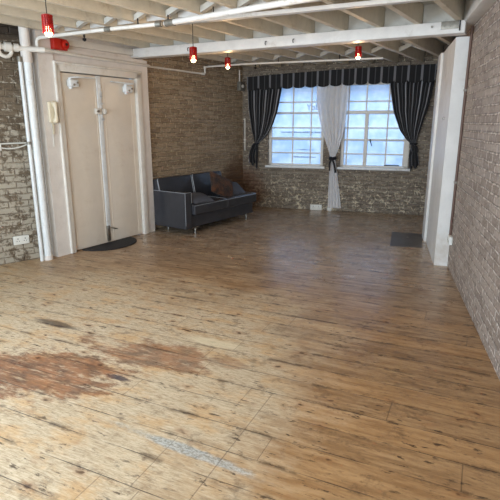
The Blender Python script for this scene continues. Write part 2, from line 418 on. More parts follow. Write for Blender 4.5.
W1 = (.47, 1.46, .765, 2.16); W2 = (1.75, 2.87, .765, 2.16)
LCW = ln(BL, BR)
wall('wall_back', MC, [(-.3, W1[0], 0, .3, 0, HC), (W1[0], W1[1], 0, .3, 0, W1[2]), (W1[0], W1[1], 0, .3, W1[3], HC), (W1[1], W2[0], 0, .3, 0, HC),
                       (W2[0], W2[1], 0, .3, 0, W2[2]), (W2[0], W2[1], 0, .3, W2[3], HC), (W2[1], LCW+.3, 0, .3, 0, HC)], BK['back'])
wall('wall_left_far', MF, [(0, ln(RC, BL), 0, .2, 0, HC)], BK['far'])
wall('wall_right', MR, [(0, ln(BR, RR), 0, .2, 0, HC)], BK['right'])
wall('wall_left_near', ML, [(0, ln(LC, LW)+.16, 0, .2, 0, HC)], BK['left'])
SL = ln(LR, LC)
wall('wall_left_side', MS, [(0, 1.6, 0, .2, 0, HC), (1.6, 4.4, 0, .2, 0, .8), (1.6, 4.4, 0, .2, 2.25, HC), (4.4, SL, 0, .2, 0, HC)], BK['left'])
ZL = ln(RR, LR)
wall('wall_rear', MZ, [(0, .5, 0, .2, 0, HC), (.5, 3.4, 0, .2, 0, .8), (.5, 3.4, 0, .2, 2.25, HC), (3.4, ZL, 0, .2, 0, HC)], BK['left'])
# door wall: painted pier left, lintel above, end piece right, reveal behind the doors
DW = ln(D0, D1)
DTOP = 2.05
wall('wall_left', MD, [(-.25, -.06, -.02, .2, 0, HC), (-.06, 1.19, .0, .2, DTOP+.07, 2.29), (-.06, DW, .07, .2, 2.29, HC), (1.19, DW, 0, .1, 0, 2.29), (-.06, 1.19, .14, .2, 0, DTOP+.07)], MAT['plaster'])
# brick toothing seen in the slot between drain pipe and pier
t = MB()
for x0, x1, y0, z1 in ((-.06, .0, -.035, DTOP+.07), (1.155, 1.235, -.035, DTOP+.07)):
    t.box(x0, x1, y0, .05, 0, z1, bev=.006)
t.box(-.06, 1.235, -.035, .05, DTOP, DTOP+.075, bev=.006)
t.box(-.075, -.045, -.045, .03, 0, DTOP+.09, bev=.008); t.box(-.075, 1.25, -.045, .03, DTOP+.075, DTOP+.1, bev=.008)
tag(t.build('trim_1', MAT['white'], M=MD), kind='structure')
t = MB().box(-.06, 1.22, .03, .07, 2.335, 2.415, bev=.006)
tag(t.build('trim_2', MAT['white'], M=MD), kind='structure')
# wall plate under the joists along the right wall
rl = ln(BR, RR)
tag(MB().box(2.6, rl-.3, -.11, 0, 2.40, 2.60, bev=.004).build('trim_3', MAT['beam'], M=MR), kind='structure')

# ---- double doors
def leaf(name, x0, x1, y):
    e = empty(name, MD @ Matrix.Translation((x0, y, 0))); tag(e, kind='structure')
    w = x1-x0
    b = MB().box(0, w, 0, .045, .012, DTOP-.01, bev=.003)
    b.build('door_panel', MAT['door'], e)
    # flat sheeted face with a thin bead down the sides
    b = MB()
    for xx in (.06, w-.07): b.box(xx, xx+.008, -.004, .004, .05, DTOP-.08)
    b.build('face_bead', MAT['door'], e)
    return e, w
d1, w1 = leaf('door_1', .005, .565, .012)
d2, w2 = leaf('door_2', .570, 1.150, .012)
def closer(e, x, z, arm):
    c = MB().box(x, x+.13, -.075, -.002, z, z+.085, bev=.02).tube([(x+.03, -.04, z-.02), (x+.03, -.04, z+.1)], .022, 14).build('door_closer', MAT['bluewhite'], e)
    tag(c, 'white overhead door closer')
    MB().tube([(x+.03, -.04, z+.1), (x+.11, -.09, z+.11), (x+arm, -.05, z+.118)], .009, 8).build('closer_arm', MAT['bluewhite'], c)
    MB().tube([(x+.05, -.078, z+.025), (x+.05, -.085, z+.025)], .012, 12).tube([(x+.10, -.078, z+.05), (x+.10, -.085, z+.05)], .012, 12).build('closer_screw', MAT['galv'], c)
closer(d1, .09, 1.89, .40)
closer(d2, .36, 1.87, -.22)
m_ = MB().box(w1-.045, w1+.02, -.012, .0, .2, DTOP-.01, bev=.004)
for k in range(14):
    z = 1.5+random.random()*.5
    m_.box(w1-.012, w1+.018+random.random()*.02, -.016, 0, z, z+.02+random.random()*.03, bev=.002)
tag(m_.build('meeting_strip', MAT['bluewhite'], d1), 'white meeting strip with peeling paint')
lk = MB().box(w1-.10, w1-.02, -.045, 0, 1.60, 1.67, bev=.008).build('rim_lock', MAT['white'], d1)
MB().tube([(w1-.085, -.045, 1.635), (w1-.085, -.065, 1.635)], .016, 14).build('lock_knob', MAT['metal'], lk)
MB().box(.012, .05, -.05, 0, 1.605, 1.665, bev=.006).tube([(.03, -.05, 1.635), (.03, -.056, 1.635)], .012, 12).build('lock_keep', MAT['white'], d2)
kp = MB().box(w1-.05, w1-.006, -.022, 0, .03, .23, bev=.004)
kp.build('kick_bolt', MAT['metal'], d1)
MB().tube([(.0, -.03, .2), (.09, -.04, .17)], .007, 8).build('bolt_handle', MAT['metal'], d2)

# ---- windows
def window(name, W, bars_v, bars_h, thick_v=(), thick_h=(), depth=.09):
    e = empty(name, MC @ Matrix.Translation((W[0], depth, W[2]))); tag(e, kind='structure')
    w, h = W[1]-W[0], W[3]-W[2]; f = .055
    b = MB().box(0, f, -.03, .05, 0, h, bev=.004).box(w-f, w, -.03, .05, 0, h, bev=.004).box(0, w, -.03, .05, h-f, h, bev=.004).box(0, w, -.03, .05, 0, .035, bev=.004)
    b.build('window_frame', MAT['white'], e)
    g = MB()
    for x in bars_v: g.box(x-W[0]-.011, x-W[0]+.011, -.005, .018, .03, h-.05)
    for z in bars_h: g.box(.05, w-.05, -.006, .017, z-W[2]-.010, z-W[2]+.010)
    g.build('glazing_bar', MAT['white'], e)
    g = MB()
    for (x, hw, zt) in thick_v: g.box(x-W[0]-hw, x-W[0]+hw, -.028, .02, .03, zt-W[2], bev=.003)
    for (z, hw, x0, x1) in thick_h: g.box(max(.04, x0-W[0]), min(w-.04, x1-W[0]), -.03, .022, z-W[2]-hw, z-W[2]+hw, bev=.003)
    g.build('sash_rail', MAT['white'], e)
    MB().box(.03, w-.03, .008, .012, .02, h-.03).build('pane', MAT['pane'], e)
    MB().box(-.04, w+.04, -.13, .0, -.035, .004, bev=.006).build('window_sill', MAT['bluewhite'], e)
    return e
wa = window('window_1', W1, (.90, 1.22), (1.85, 1.42, .99), (), ((1.67, .014, .4, 1.6), (1.235, .022, .4, 1.6)))
wb = window('window_2', W2, (1.85, 2.14, 2.50), (1.85, 1.42, .99), ((2.165, .026, 1.675), (2.80, .022, 1.675)), ((1.675, .026, 1.7, 2.9), (1.225, .014, 1.7, 2.9)))
MB().tube([(.10, -.045, .47), (.10, -.075, .45)], .008, 8).tube([(.10, -.07, .46), (.135, -.075, .36)], [.009, .006], 8).build('casement_stay', MAT['dark'], wb, M=None).location = (.385, 0, 0)
MB().tube([(.62, -.035, .045), (.78, -.045, .05), (.86, -.04, .045)], .008, 8).build('stay_bar', MAT['dark'], wb).location = (.12, 0, 0)
# faded lettering on the far side of the glass, seen reversed from inside
def lettering(parent, body, size, x, z):
    cu = bpy.data.curves.new('lettering', 'FONT'); cu.body = body; cu.size = size; cu.extrude = .0005
    to = bpy.data.objects.new('tmp', cu); C.objects.link(to)
    bpy.context.view_layer.update()
    me = bpy.data.meshes.new_from_object(to.evaluated_get(bpy.context.evaluated_depsgraph_get()))
    bpy.data.objects.remove(to)
    me.transform(Matrix.Rotation(pi/2, 4, 'X')); me.transform(Matrix.Scale(-1, 4, (1, 0, 0))); me.flip_normals()
    me.materials.clear(); me.materials.append(MAT['letter'])
    o = bpy.data.objects.new('glass_lettering', me); C.objects.link(o); o.parent = parent; o.location = (x, .006, z)
    return o
tag(lettering(wa, 'doY', .13, .88, .955), 'faded grey reversed lettering on the glass')
g = MB(); rs = random.Random(3)
for zz, x0, x1, hh in ((.565, .22, .92, .03), (.14, .45, .85, .028), (.27, .5, .8, .02), (.885, .5, .66, .016)):
    x = x0
    while x < x1:
        wd = .012+rs.random()*.018; g.box(x, x+wd, .0055, .0065, zz, zz+hh*(.6+.4*rs.random())); x += wd+.008
tag(g.build('glass_small_print', MAT['print'], wa), 'rows of faded illegible small print')

# outside: pale building over the lane
fb = empty('building', MC @ Matrix.Translation((-4, 5.0, -5))); tag(fb, 'pale rendered building seen through the windows across the lane', 'building')
MB().box(0, 13, 0, 1, 0, 6.9).build('facade_wall', MAT['facade'], fb, smooth=False)
for x in (2.5, 4.9, 7.4):
    MB().box(x, x+1.3, -.06, 0, 5.2, 6.3, bev=.01).build('window_panel', MAT['facadewin'], fb, smooth=False)
MB().box(-.1, 13.1, -.15, 1.1, 6.9, 7.05).build('parapet_coping', MAT['facadewin'], fb, smooth=False)

# ------------------------------------------------------------------ ceiling timbers
inner = [LR, RR, BR, BL, RC, DE, DS, LW, LC]
hd = math.radians(33); jd = Vector((sin(hd), cos(hd))); jn = Vector((cos(hd), -sin(hd)))
def clip(off):
    ts = []
    P = [Vector(p) for p in inner]
    for i in range(len(P)):
        a, b = P[i], P[(i+1) % len(P)]
        da, db = a.dot(jn)-off, b.dot(jn)-off
        if da*db < 0:
            q = a.lerp(b, da/(da-db)); ts.append(q.dot(jd))
    ts.sort(); return ts
B0, B1 = Vector((-1.55, 6.68)), Vector((1.97, 4.86))       # beam, front face
bd = (B1-B0).normalized(); bnr = Vector((-bd.y, bd.x))
offs = [-1.04-.367*k for k in range(-5, 12)]
joists = []
SP = .367
for k, off in enumerate(offs):
    ts = clip(off)
    if len(ts) < 2: continue
    t0, t1 = min(ts)+.02, max(ts)-.02
    if len(ts) >= 4: t0, t1 = ts[0]+.02, ts[-1]-.02
    if t1-t0 < .5: continue
    b = MB().box(0, t1-t0, -.026, .026, HJ, HC, bev=.003)
    o = jn*off+jd*t0
    j = b.build('ceiling_joist', MAT['joist'], M=frame((o.x, o.y), (o.x+jd.x, o.y+jd.y)), smooth=False)
    tag(j, 'white painted timber joist running over the main ceiling beam', 'joist', 'ceiling joists')
    joists.append((off, t0, t1))
def at_line(off, p, d):   # where a cross line meets a joist offset
    t = (off - p.dot(jn))/d.dot(jn); return p + d*t
# solid noggings over the beam
for (o1, a0, a1), (o2, c0, c1) in zip(joists, joists[1:]):
    mid = (o1+o2)/2
    q = at_line(mid, B0+bnr*.10, bd)
    p1 = at_line(o1-.03, B0+bnr*.10, bd); p2 = at_line(o2+.03, B0+bnr*.10, bd)
    if (q-B0).dot(bd) < .12 or (q-B0).dot(bd) > (B1-B0).length-.05: continue
    n_ = MB().box(0, (p2-p1).length, -.02, .02, HJ+.012, HC-.002).build('nogging', MAT['board'], M=frame(p1, p2), smooth=False)
    tag(n_, 'short painted nogging board between two joists above the main beam', 'nogging', 'noggings above the beam')
# herringbone struts in two rows
def strut_row(p, d, lab, grp, tmin, tmax):
    for (o1, a0, a1), (o2, c0, c1) in zip(joists, joists[1:]):
        q1 = at_line(o1-.028, p, d); q2 = at_line(o2+.028, p, d)
        m_ = (q1+q2)/2; tt = (m_-p).dot(d)
        if tt < tmin or tt > tmax: continue
        lt = m_.dot(jd)
        if lt < max(a0, c0)+.2 or lt > min(a1, c1)-.2: continue
        e = empty('herringbone_strut', frame(q1, q2)); L = (q2-q1).length
        for s, y in ((0, -.026), (1, .026)):
            za, zb = (HJ+.026, HC-.03) if s == 0 else (HC-.03, HJ+.026)
            bm = MB(); v = []
            for (x, z) in ((0, za), (L, zb)):
                for dy, dz in ((-.024, -.026), (.024, -.026), (.024, .026), (-.024, .026)): v.append(bm.bm.verts.new((x, y+dy, z+dz)))
            bm.bm.faces.new(v[0:4]); bm.bm.faces.new(v[4:8][::-1])
            for i in range(4): bm.bm.faces.new((v[i], v[(i+1) % 4], v[4+(i+1) % 4], v[4+i]))
            bm.build('strut', MAT['board'], e, smooth=False)
        tag(e, lab, 'strut', grp)
bdn = Vector((sin(math.radians(118)), cos(math.radians(118))))
rowA = Vector((-1.14, 5.24))-jd*.22
for (o1, a0, a1), (o2, c0, c1) in zip(joists, joists[1:]):
    p1 = at_line(o1-.03, rowA+jd*.13, bdn); p2 = at_line(o2+.03, rowA+jd*.13, bdn); t_ = ((p1+p2)/2-rowA).dot(bdn)
    if t_ < -1.2 or t_ > 3.0: continue
    n_ = MB().box(0, (p2-p1).length, -.012, .012, HJ+.02, HC-.002).build('nogging', MAT['beam'], M=frame(p1, p2), smooth=False)
    tag(n_, 'pale board between two joists just behind the front row of struts', 'nogging', 'boards behind the front struts')
strut_row(rowA, bdn, 'crossed herringbone struts between joists in front of the main beam', 'front row of herringbone struts', -1.2, 3.0)
strut_row(Vector((.59, 7.72)), bdn, 'crossed herringbone struts between joists beyond the main beam', 'back row of herringbone struts', -1.6, 2.2)
# main beam
MBm = frame(B0, B1)
LB = (B1-B0).length
bt = empty('ceiling_beam', MBm); tag(bt, 'broad white painted beam crossing the whole room under the joists', 'beam')
MB().box(-.13, LB+.02, 0, .16, 2.31, 2.42, bev=.006).build('beam_timber', MAT['beam'], bt)
def hook(x): MB().tube([(x, -.004, 2.375), (x, -.03, 2.37), (x, -.035, 2.35), (x, -.025, 2.335)], .005, 6).build('hook', MAT['dark'], bt)
for x in (.92, 1.95, 2.28): hook(x)
pm = MB().box(3.77, 3.925, -.008, 0, 2.35, 2.418, bev=.002).build('joining_plate', MAT['galv'], bt)
bb = MB()
for x in (3.69, 3.80, 3.85, 3.90): bb.tube([(x, 0, 2.38), (x, -.018, 2.38)], .011, 6)
bb.build('plate_bolt', MAT['galv'], bt)
MB().box(3.93, 3.94, -.012, 0, 2.33, 2.418).build('strap', MAT['dark'], bt)
# batten in front of the beam
h1 = frame((-.75, 4.935), (1.75, 3.77))
tag(MB().box(0, 2.7, -.035, .035, 2.385, 2.418, bev=.004).build('ceiling_batten', MAT['beam'], M=h1), 'flat white batten nailed under the joists beside the sprinkler pipe', 'batten')

# ------------------------------------------------------------------ boxed pillar on the right wall
rdir = Vector((RR[0]-BR[0], RR[1]-BR[1])).normalized()
sR = (Vector((2.14, 5.04))-Vector(BR)).length
pe = empty('pillar', MR @ Matrix.Translation((sR-1.12, 0, 0))); tag(pe, 'white painted boxed pillar under the beam end against the right wall', 'pillar')
MB().poly([(0, -.002), (0, -.13), (1.12, -.14), (1.12, -.002)], 0, 2.308).build('pillar_box', MAT['pillar'], pe)
MB().box(-.32, -.004, -.158, -.002, .0, 2.308, bev=.005).build('rear_post', MAT['pillar'], pe)
MB().tube([(.85, -.14, 1.55), (.85, -.16, 1.55), (.85, -.165, 1.53)], .006, 6).build('coat_hook', MAT['metal'], pe)

# conduit and socket by the pillar
cq = empty('conduit', MR @ Matrix.Translation((sR+.055, -.012, 0))); tag(cq, 'brown conduit running up the right wall beside the white pillar', 'pipe')
MB().tube([(0, 0, .36), (0, 0, 1.4), (-.01, 0, 2.39)], .014, 10).build('conduit_tube', MAT['brownpipe'], cq)
MB().box(-.022, .022, -.018, .012, .9, .92).box(-.022, .022, -.018, .012, 1.8, 1.82).build('pipe_clip', MAT['galv'], cq)
def socket(name, M, w, h, lab, cat='socket', holes=True):
    e = empty(name, M); tag(e, lab, cat)
    MB().box(0, w, -.035, 0, 0, h, bev=.006).build('socket_box', MAT['plastic'], e)
    if holes:
        b = MB()
        for cx in (w*.27, w*.73):
            b.box(cx-.004, cx+.004, -.0365, -.034, h*.62, h*.75); b.box(cx-.016, cx-.008, -.0365, -.034, h*.38, h*.45); b.box(cx+.008, cx+.016, -.0365, -.034, h*.38, h*.45)
        b.build('socket_slot', MAT['dark'], e)
        b = MB()
        for cx in (w*.12, w*.88): b.box(cx-.006, cx+.006, -.039, -.034, h*.6, h*.8, bev=.001)
        b.build('switch', MAT['plastic'], e)
    return e
socket('socket', MR @ Matrix.Translation((sR+.03, 0, .275)), .15, .085, 'small white socket box low on the right wall under the brown conduit')
socket('socket', ML @ Matrix.Translation((ln(LC, LW)-.335, 0, .2)), .165, .095, 'white double socket low on the worn left brick wall near the drain pipe')
socket('socket', MC @ Matrix.Translation((1.27, 0, .0)), .21, .10, 'white double socket at the foot of the back wall beside the sheer curtain')

# floor hatch
hv = [(2.02, 6.74), (2.40, 6.60), (2.14, 5.84), (1.76, 5.92)]
ht = empty('floor_hatch', Matrix.Translation((2.08, 6.27, 0))); tag(ht, 'dark grey square hatch plate set in the floor before the pillar', 'hatch')
MB().poly([(x-2.08, y-6.27) for x, y in hv][::-1], .0, .004).build('hatch_plate', MAT['hatch'], ht, smooth=False)
MB().lathe([(.016, .004), (.016, .007), (.008, .008)], 16, Matrix.Translation((.05, .12, 0))).build('lift_ring', MAT['metal'], ht)

# half-moon door mat
mt = MB(); pts = []
for k in range(33):
    a = pi*k/32; pts.append((.40*cos(a), -.33*sin(a)))
mt.poly(pts[::-1], .0, .012)
mo = mt.build('door_mat', MAT['rubber'], M=MD @ Matrix.Translation((.50, -.005, 0)), smooth=False)
tag(mo, 'black half-moon rubber mat on the floor at the double doors', 'mat')

# ------------------------------------------------------------------ pipes
dp = empty('drain_pipe', Matrix.Translation((-2.29, 5.31, 0))); tag(dp, 'thick white painted vertical drain pipe in the corner left of the doors', 'pipe')
MB().tube([(0, 0, 0), (0, 0, 2.20)], .043, 20).build('pipe_run', MAT['bluewhite'], dp)
MB().tube([(0, 0, 2.10), (0, 0, 2.22)], .055, 20).tube([(0, 0, .0), (0, 0, .05)], .05, 20).tube([(0, 0, 2.2), (0, 0, 2.58)], .05, 20).build('pipe_collar', MAT['plaster'], dp)
vp = empty('narrow_pipe', Matrix.Translation((-2.335, 5.245, 0))); tag(vp, 'narrow white vertical pipe strapped just left of the thick drain pipe', 'pipe')
MB().tube([(0, 0, 0.0), (0, 0, 2.12)], .02, 12).build('pipe_run', MAT['bluewhite'], vp)
MB().tube([(0, 0, 2.10), (0, 0, 2.15)], .026, 12).tube([(0, 0, 1.28), (0, 0, 1.31)], .026, 12).build('pipe_collar', MAT['galv'], vp)
# horizontal water pipe with coupling, runs left wall then above the doors
nD = (MD.to_3x3() @ Vector((0, -1, 0)))
P = lambda x, y, z: MD @ Vector((x, y, z))
wp = empty('water_pipe', Matrix.Translation((0, 0, 0))); tag(wp, 'white horizontal pipe crossing the left wall and above the double doors', 'pipe')
Lp = lambda s, y, z: ML @ Vector((ln(LC, LW)-s, y, z))
MB().tube([Lp(.95, -.12, 2.245), Lp(.3, -.12, 2.235), Lp(.07, -.13, 2.23), P(-.25, -.15, 2.225)], .028, 14).build('pipe_run', MAT['white'], wp)
MB().tube([P(-.26, -.15, 2.225), P(.4, -.085, 2.225), P(1.36, -.06, 2.225), P(1.41, -.02, 2.225)], .017, 12).build('pipe_run', MAT['white'], wp)
cpl = MB()
for a, b, r in ((.30, .26, .040), (.13, .09, .040), (.22, .16, .046), (.40, .36, .04)):
    cpl.tube([Lp(a, -.12, 2.235), Lp(b, -.122, 2.234)], r, 14)
cpl.tube([P(-.27, -.15, 2.225), P(-.2, -.145, 2.225)], .022, 14)
cpl.build('pipe_coupling', MAT['white'], wp)
c0 = Lp(.19, -.13, 2.23); ax = (ML.to_3x3() @ Vector((1, 0, 0)))
MB().tube([c0+ax*(-.09), c0+ax*(-.09)+Vector((0, 0, -.03))] + arc(c0+ax*(-.03)+Vector((0, 0, -.03)), .06, pi, 2*pi, 8, ax, (0, 0, 1)) + [c0+ax*.03], .018, 10).build('loop_pipe', MAT['white'], wp)
# sprinkler pipe: elbow by the drain pipe, runs across the room under the joists
sp_ = empty('sprinkler_pipe', Matrix.Translation((0, 0, 0))); tag(sp_, 'long white sprinkler pipe hung under the joists from the left corner', 'pipe')
e0 = Vector((-2.19, 5.36, 0))
MB().tube([e0+Vector((0, 0, 2.225)), e0+Vector((0, 0, 2.31)), e0+Vector((.015, -.008, 2.335)), e0+Vector((.05, -.025, 2.345)), (-1.33, 4.92, 2.35), (-.79, 4.68, 2.352)], .018, 12).build('pipe_run', MAT['white'], sp_)
MB().tube([(-.75, 4.66, 2.352), (.40, 3.80, 2.355), (2*.40+.75-.2, 3.0, 2.357)], .024, 12).build('pipe_run', MAT['beam'], sp_)
cp = MB()
cp.tube([(-.84, 4.70, 2.352), (-.79, 4.68, 2.352)], .027, 12).tube([(-.74, 4.655, 2.352), (-.66, 4.60, 2.352)], .031, 12).tube([(-1.36, 4.93, 2.35), (-1.30, 4.905, 2.35)], .024, 12)
cp.build('pipe_coupling', MAT['galv'], sp_)
hk = MB()
for (x, y) in ((-1.02, 4.79), (-.72, 4.64), (-.3, 4.33)): hk.box(x-.004, x+.004, y-.012, y+.012, 2.352, 2.418)
hk.build('pipe_hanger', MAT['dark'], sp_)
def head(parent, x, y, z):
    h = MB().lathe([(.008, 0), (.011, -.01), (.010, -.02), (.004, -.03), (.018, -.034), (.018, -.05), (.006, -.062)], 12, Matrix.Translation((x, y, z)))
    return h.build('sprinkler_head', MAT['dark'], parent)
head(sp_, -1.60, 5.05, 2.325)
# back pipe: along far left wall then across before the back wall
bp = empty('ceiling_pipe', Matrix.Translation((0, 0, 0))); tag(bp, 'thin white pipe stepping up and crossing the ceiling before the curtains', 'pipe')
Fp = lambda s, y, z: MF @ Vector((s, y, z))
ka = Fp(.03, -.04, 2.235); kb = Fp(1.30, -.04, 2.235); kc = Fp(1.33, -.05, 2.25); kd = Fp(1.33, -.05, 2.33); ke = Fp(1.38, -.06, 2.345)
MB().tube([ka, kb, kc, kd, ke, Vector((-.05, 7.98-.3, 2.35)), Vector((1.80, 7.30-.30, 2.35))], .014, 12).build('pipe_run', MAT['white'], bp)
cc = MB().tube([Fp(1.26, -.04, 2.235), Fp(1.32, -.045, 2.235)], .02, 12).tube([kd+Vector((0, 0, -.02)), kd+Vector((0, 0, .015))], .02, 12)
cc.build('pipe_coupling', MAT['white'], bp)
hk = MB()
for f_ in (.25, .7):
    q = Vector((-.05, 7.68, 2.35)).lerp(Vector((1.8, 7.0, 2.35)), f_); hk.box(q.x-.004, q.x+.004, q.y-.012, q.y+.012, 2.35, 2.418)
hk.build('pipe_hanger', MAT['dark'], bp)
head(bp, .08, 7.64, 2.336)
# junction box near the back corner
jb = empty('junction_box', MF @ Matrix.Translation((2.30, 0, 2.04))); tag(jb, 'small grey metal junction box high on the brown wall near the corner', 'junction box')
MB().box(0, .15, -.07, 0, 0, .15, bev=.006).build('box_body', MAT['galv'], jb)
MB().lathe([(.03, 0), (.03, .012), (.02, .016)], 16, Matrix.Translation((.075, -.07, .075)) @ Matrix.Rotation(pi/2, 4, 'X')).build('round_cover', MAT['white'], jb)
MB().tube([(.04, -.03, .15), (.04, -.03, .34)], .012, 10).build('conduit_stub', MAT['white'], jb)
cw = MB().tube([(.0, 0, 1.02), (0, 0, 1.3), (0, 0, 1.58)], .011, 10).box(-.018, .018, -.014, .012, 1.2, 1.22)
cwo = cw.build('corner_conduit', MAT['white'], M=MC @ Matrix.Translation((.045, -.012, .0)))
tag(cwo, 'short thin white conduit fixed upright in the back left corner of the room', 'pipe')
# slack cable over the left brick wall
cb = empty('wall_cable', Matrix.Translation((0, 0, 0))); tag(cb, 'slack white cable slung across the worn left brick wall', 'cable')
a1 = [Lp(.62-.58*t, -.02, 1.285+.01*t) for t in [i/8 for i in range(9)]]
a2 = [Lp(.40-.36*t, -.026, 1.265-.16*t*(1-t)+.03*t) for t in [i/10 for i in range(11)]]
MB().tube(a1, .008, 8).build('cable_run', MAT['plastic'], cb)
MB().tube(a2, .007, 8).build('cable_run', MAT['plastic'], cb)
MB().box(-.03, .03, -.04, 0, -.05, .02, bev=.004).build('cable_clip', MAT['plastic'], cb).matrix_world = ML @ Matrix.Translation((ln(LC, LW)-.37, 0, 1.27))

# fire alarm sounder on the wall above the doors
fa = empty('alarm_sounder', MD @ Matrix.Translation((-.085, -.02, 2.262))); tag(fa, 'red fire alarm sounder on the wall above the double doors', 'alarm')
MB().box(0, .10, -.06, .0, 0, .115, bev=.008).build('alarm_box', MAT['redp'], fa)
MB().box(.10, .185, -.05, .0, .0, .115, bev=.008).lathe([(.045, 0), (.045, .03), (.03, .04), (.012, .036)], 20, Matrix.Translation((.145, -.045, .058)) @ Matrix.Rotation(pi/2, 4, 'X')).build('sounder_horn', MAT['redp'], fa)
MB().lathe([(.014, 0), (.014, .008)], 12, Matrix.Translation((.145, -.083, .058)) @ Matrix.Rotation(pi/2, 4, 'X')).build('horn_centre', MAT['dark'], fa)
# entry phone
ph = empty('entry_phone', MD @ Matrix.Translation((-.20, -.02, 1.50))); tag(ph, 'cream entry phone handset hung on the white pier left of the doors', 'phone')
MB().box(0, .115, -.035, 0, 0, .225, bev=.016).build('phone_base', MAT['cream'], ph)
MB().tube([(.055, -.035, .215), (.055, -.06, .20), (.055, -.07, .16), (.055, -.07, .11), (.055, -.07, .06), (.055, -.06, .025), (.055, -.035, .01)], [.022, .032, .022, .015, .022, .032, .022], 12).build('handset', MAT['cream'], ph)
pts = [(.03+.012*cos(k*1.1)-.0*k, -.03+.012*sin(k*1.1), -.002*k-.0) for k in range(60)]
MB().tube(pts, .003, 5).build('coiled_cord', MAT['cream'], ph)
MB().tube([(.035, -.01, 0), (.035, -.01, -.25)], .004, 6).build('phone_wire', MAT['plastic'], ph)

# ------------------------------------------------------------------ pendant lamps
def bead_shade():
    b = MB(); R, H = .033, .108; nr, nc = 8, 14
    for j in range(nr):
        z = -H*(j+.5)/nr
        for i in range(nc):
            a = 2*pi*(i+.0*(j % 2))/nc
            M = Matrix.Translation((R*cos(a), R*sin(a), z)) @ Matrix.Rotation(a, 4, 'Z')
            s = .0060
            b.box(-.003, .003, -s, s, -s, s, M, bev=.0014)
    for j in range(nr+1):
        z = -H*j/nr
        b.tube([(R*cos(2*pi*k/28), R*sin(2*pi*k/28), z) for k in range(29)], .0022, 5, caps=False)
    return b
pr_ = empty('pendant_lamp')
bs = bead_shade().build('lamp_shade', MAT['redglass'], pr_)
cr = MB().lathe([(.008, .01), (.034, .002), (.034, -.003), (.012, -.003)], 24).build('shade_cap', MAT['redp'], pr_)
MB().tube([(0, 0, .0), (0, 0, -.07)], .014, 12).build('bulb_holder', MAT['dark'], pr_)
MB().lathe([(.012, -.068), (.020, -.082), (.024, -.10), (.022, -.118), (.014, -.128), (.005, -.131)], 20).build('bulb', MAT['bulb'], pr_)
def pendant(i, x, y, zt, lab):
    if i == 0: r = pr_
    else:
        r = pr_.copy(); C.objects.link(r)
        for ch in [c for c in pr_.children if c.name.split('.')[0] in ('lamp_shade', 'shade_cap', 'bulb_holder', 'bulb')]:
            c = ch.copy(); C.objects.link(c); c.parent = r
    r.location = (x, y, zt); tag(r, lab, 'lamp', 'red beaded pendant lamps')
    ztop = 2.418
    return r, ztop
lamps = [(-1.345, 3.50, 2.19, 'nearest left red beaded pendant lamp, above left of the double doors'),
         (-.530, 4.85, 2.18, 'red beaded pendant lamp in front of the main beam, left of the middle'),
         (-.280, 6.50, 2.29, 'small red beaded pendant lamp hanging beyond the main beam on the left'),
         (1.20, 5.75, 2.315, 'red beaded pendant lamp hanging before the striped curtain valance on the right'),
         (.245, 3.20, 2.345, 'red beaded pendant lamp cut off by the top edge, only its bulb end showing')]
res = [pendant(i, *l) for i, l in enumerate(lamps)]
for r, zt in res:
    h = zt - r.location.z
    top = 0
    MB().tube([(0, 0, .008), (0, 0, h-.004)], .003, 6).build('lamp_wire', MAT['dark'], r)
    MB().lathe([(.028, h), (.028, h-.006), (.01, h-.016)], 16).build('ceiling_rose', MAT['white'], r)
    L = bpy.data.lights.new('lamp_glow', 'POINT'); L.energy = 5.0; L.color = (1, .62, .30); L.shadow_soft_size = .02
    lo = bpy.data.objects.new('lamp_glow', L); C.objects.link(lo); lo.parent = r; lo.location = (0, 0, -.15)

# ------------------------------------------------------------------ curtains
def interp(tab, v):
    for (a, x), (b, y) in zip(tab, tab[1:]):
        if a <= v <= b: 
            t = (v-a)/(b-a) if b > a else 0; return x+(y-x)*t
    return tab[-1][1] if v > tab[-1][0] else tab[0][1]
def sm(tab, v):
    e = .03; return (interp(tab, v-e)+interp(tab, v)*2+interp(tab, v+e))/4
def drape(ztop, ztie, left, right, npl, nst, y0, amp, mat):
    b = MB(); nu, nv = npl*12, 60
    def f(u, v):
        z = ztop+(ztie-ztop)*v
        l, r = sm(left, v), sm(right, v)
        wdt = r-l
        x = l+wdt*u
        a = amp*(.35+.65*min(1, wdt/.3))
        y = y0 - a*(.5+.5*sin(2*pi*npl*u+.6*sin(v*3))) - .03*sin(pi*v)
        if v > .94: y = y0-.03-a*.5*(1+sin(2*pi*npl*u))*.6
        return Vector((x, y, z))
    b.grid(nu, nv, f)
    for l in b.bm.faces:
        for lp in l.loops: lp[b.uv].uv.x *= nst
    return b
def tail(b, pts, w0, w1, nst, y0, npl=3, amp=.012):
    def f(u, v):
        k = v*(len(pts)-1); i = min(int(k), len(pts)-2); t = k-i
        x = pts[i][0]+(pts[i+1][0]-pts[i][0])*t; z = pts[i][1]+(pts[i+1][1]-pts[i][1])*t
        w = w0+(w1-w0)*v
        return Vector((x+(u-.5)*w, y0-amp*(1+sin(2*pi*npl*u+v)), z+.03*sin(u*9)*v))
    b.grid(24, 14, f)
    return b
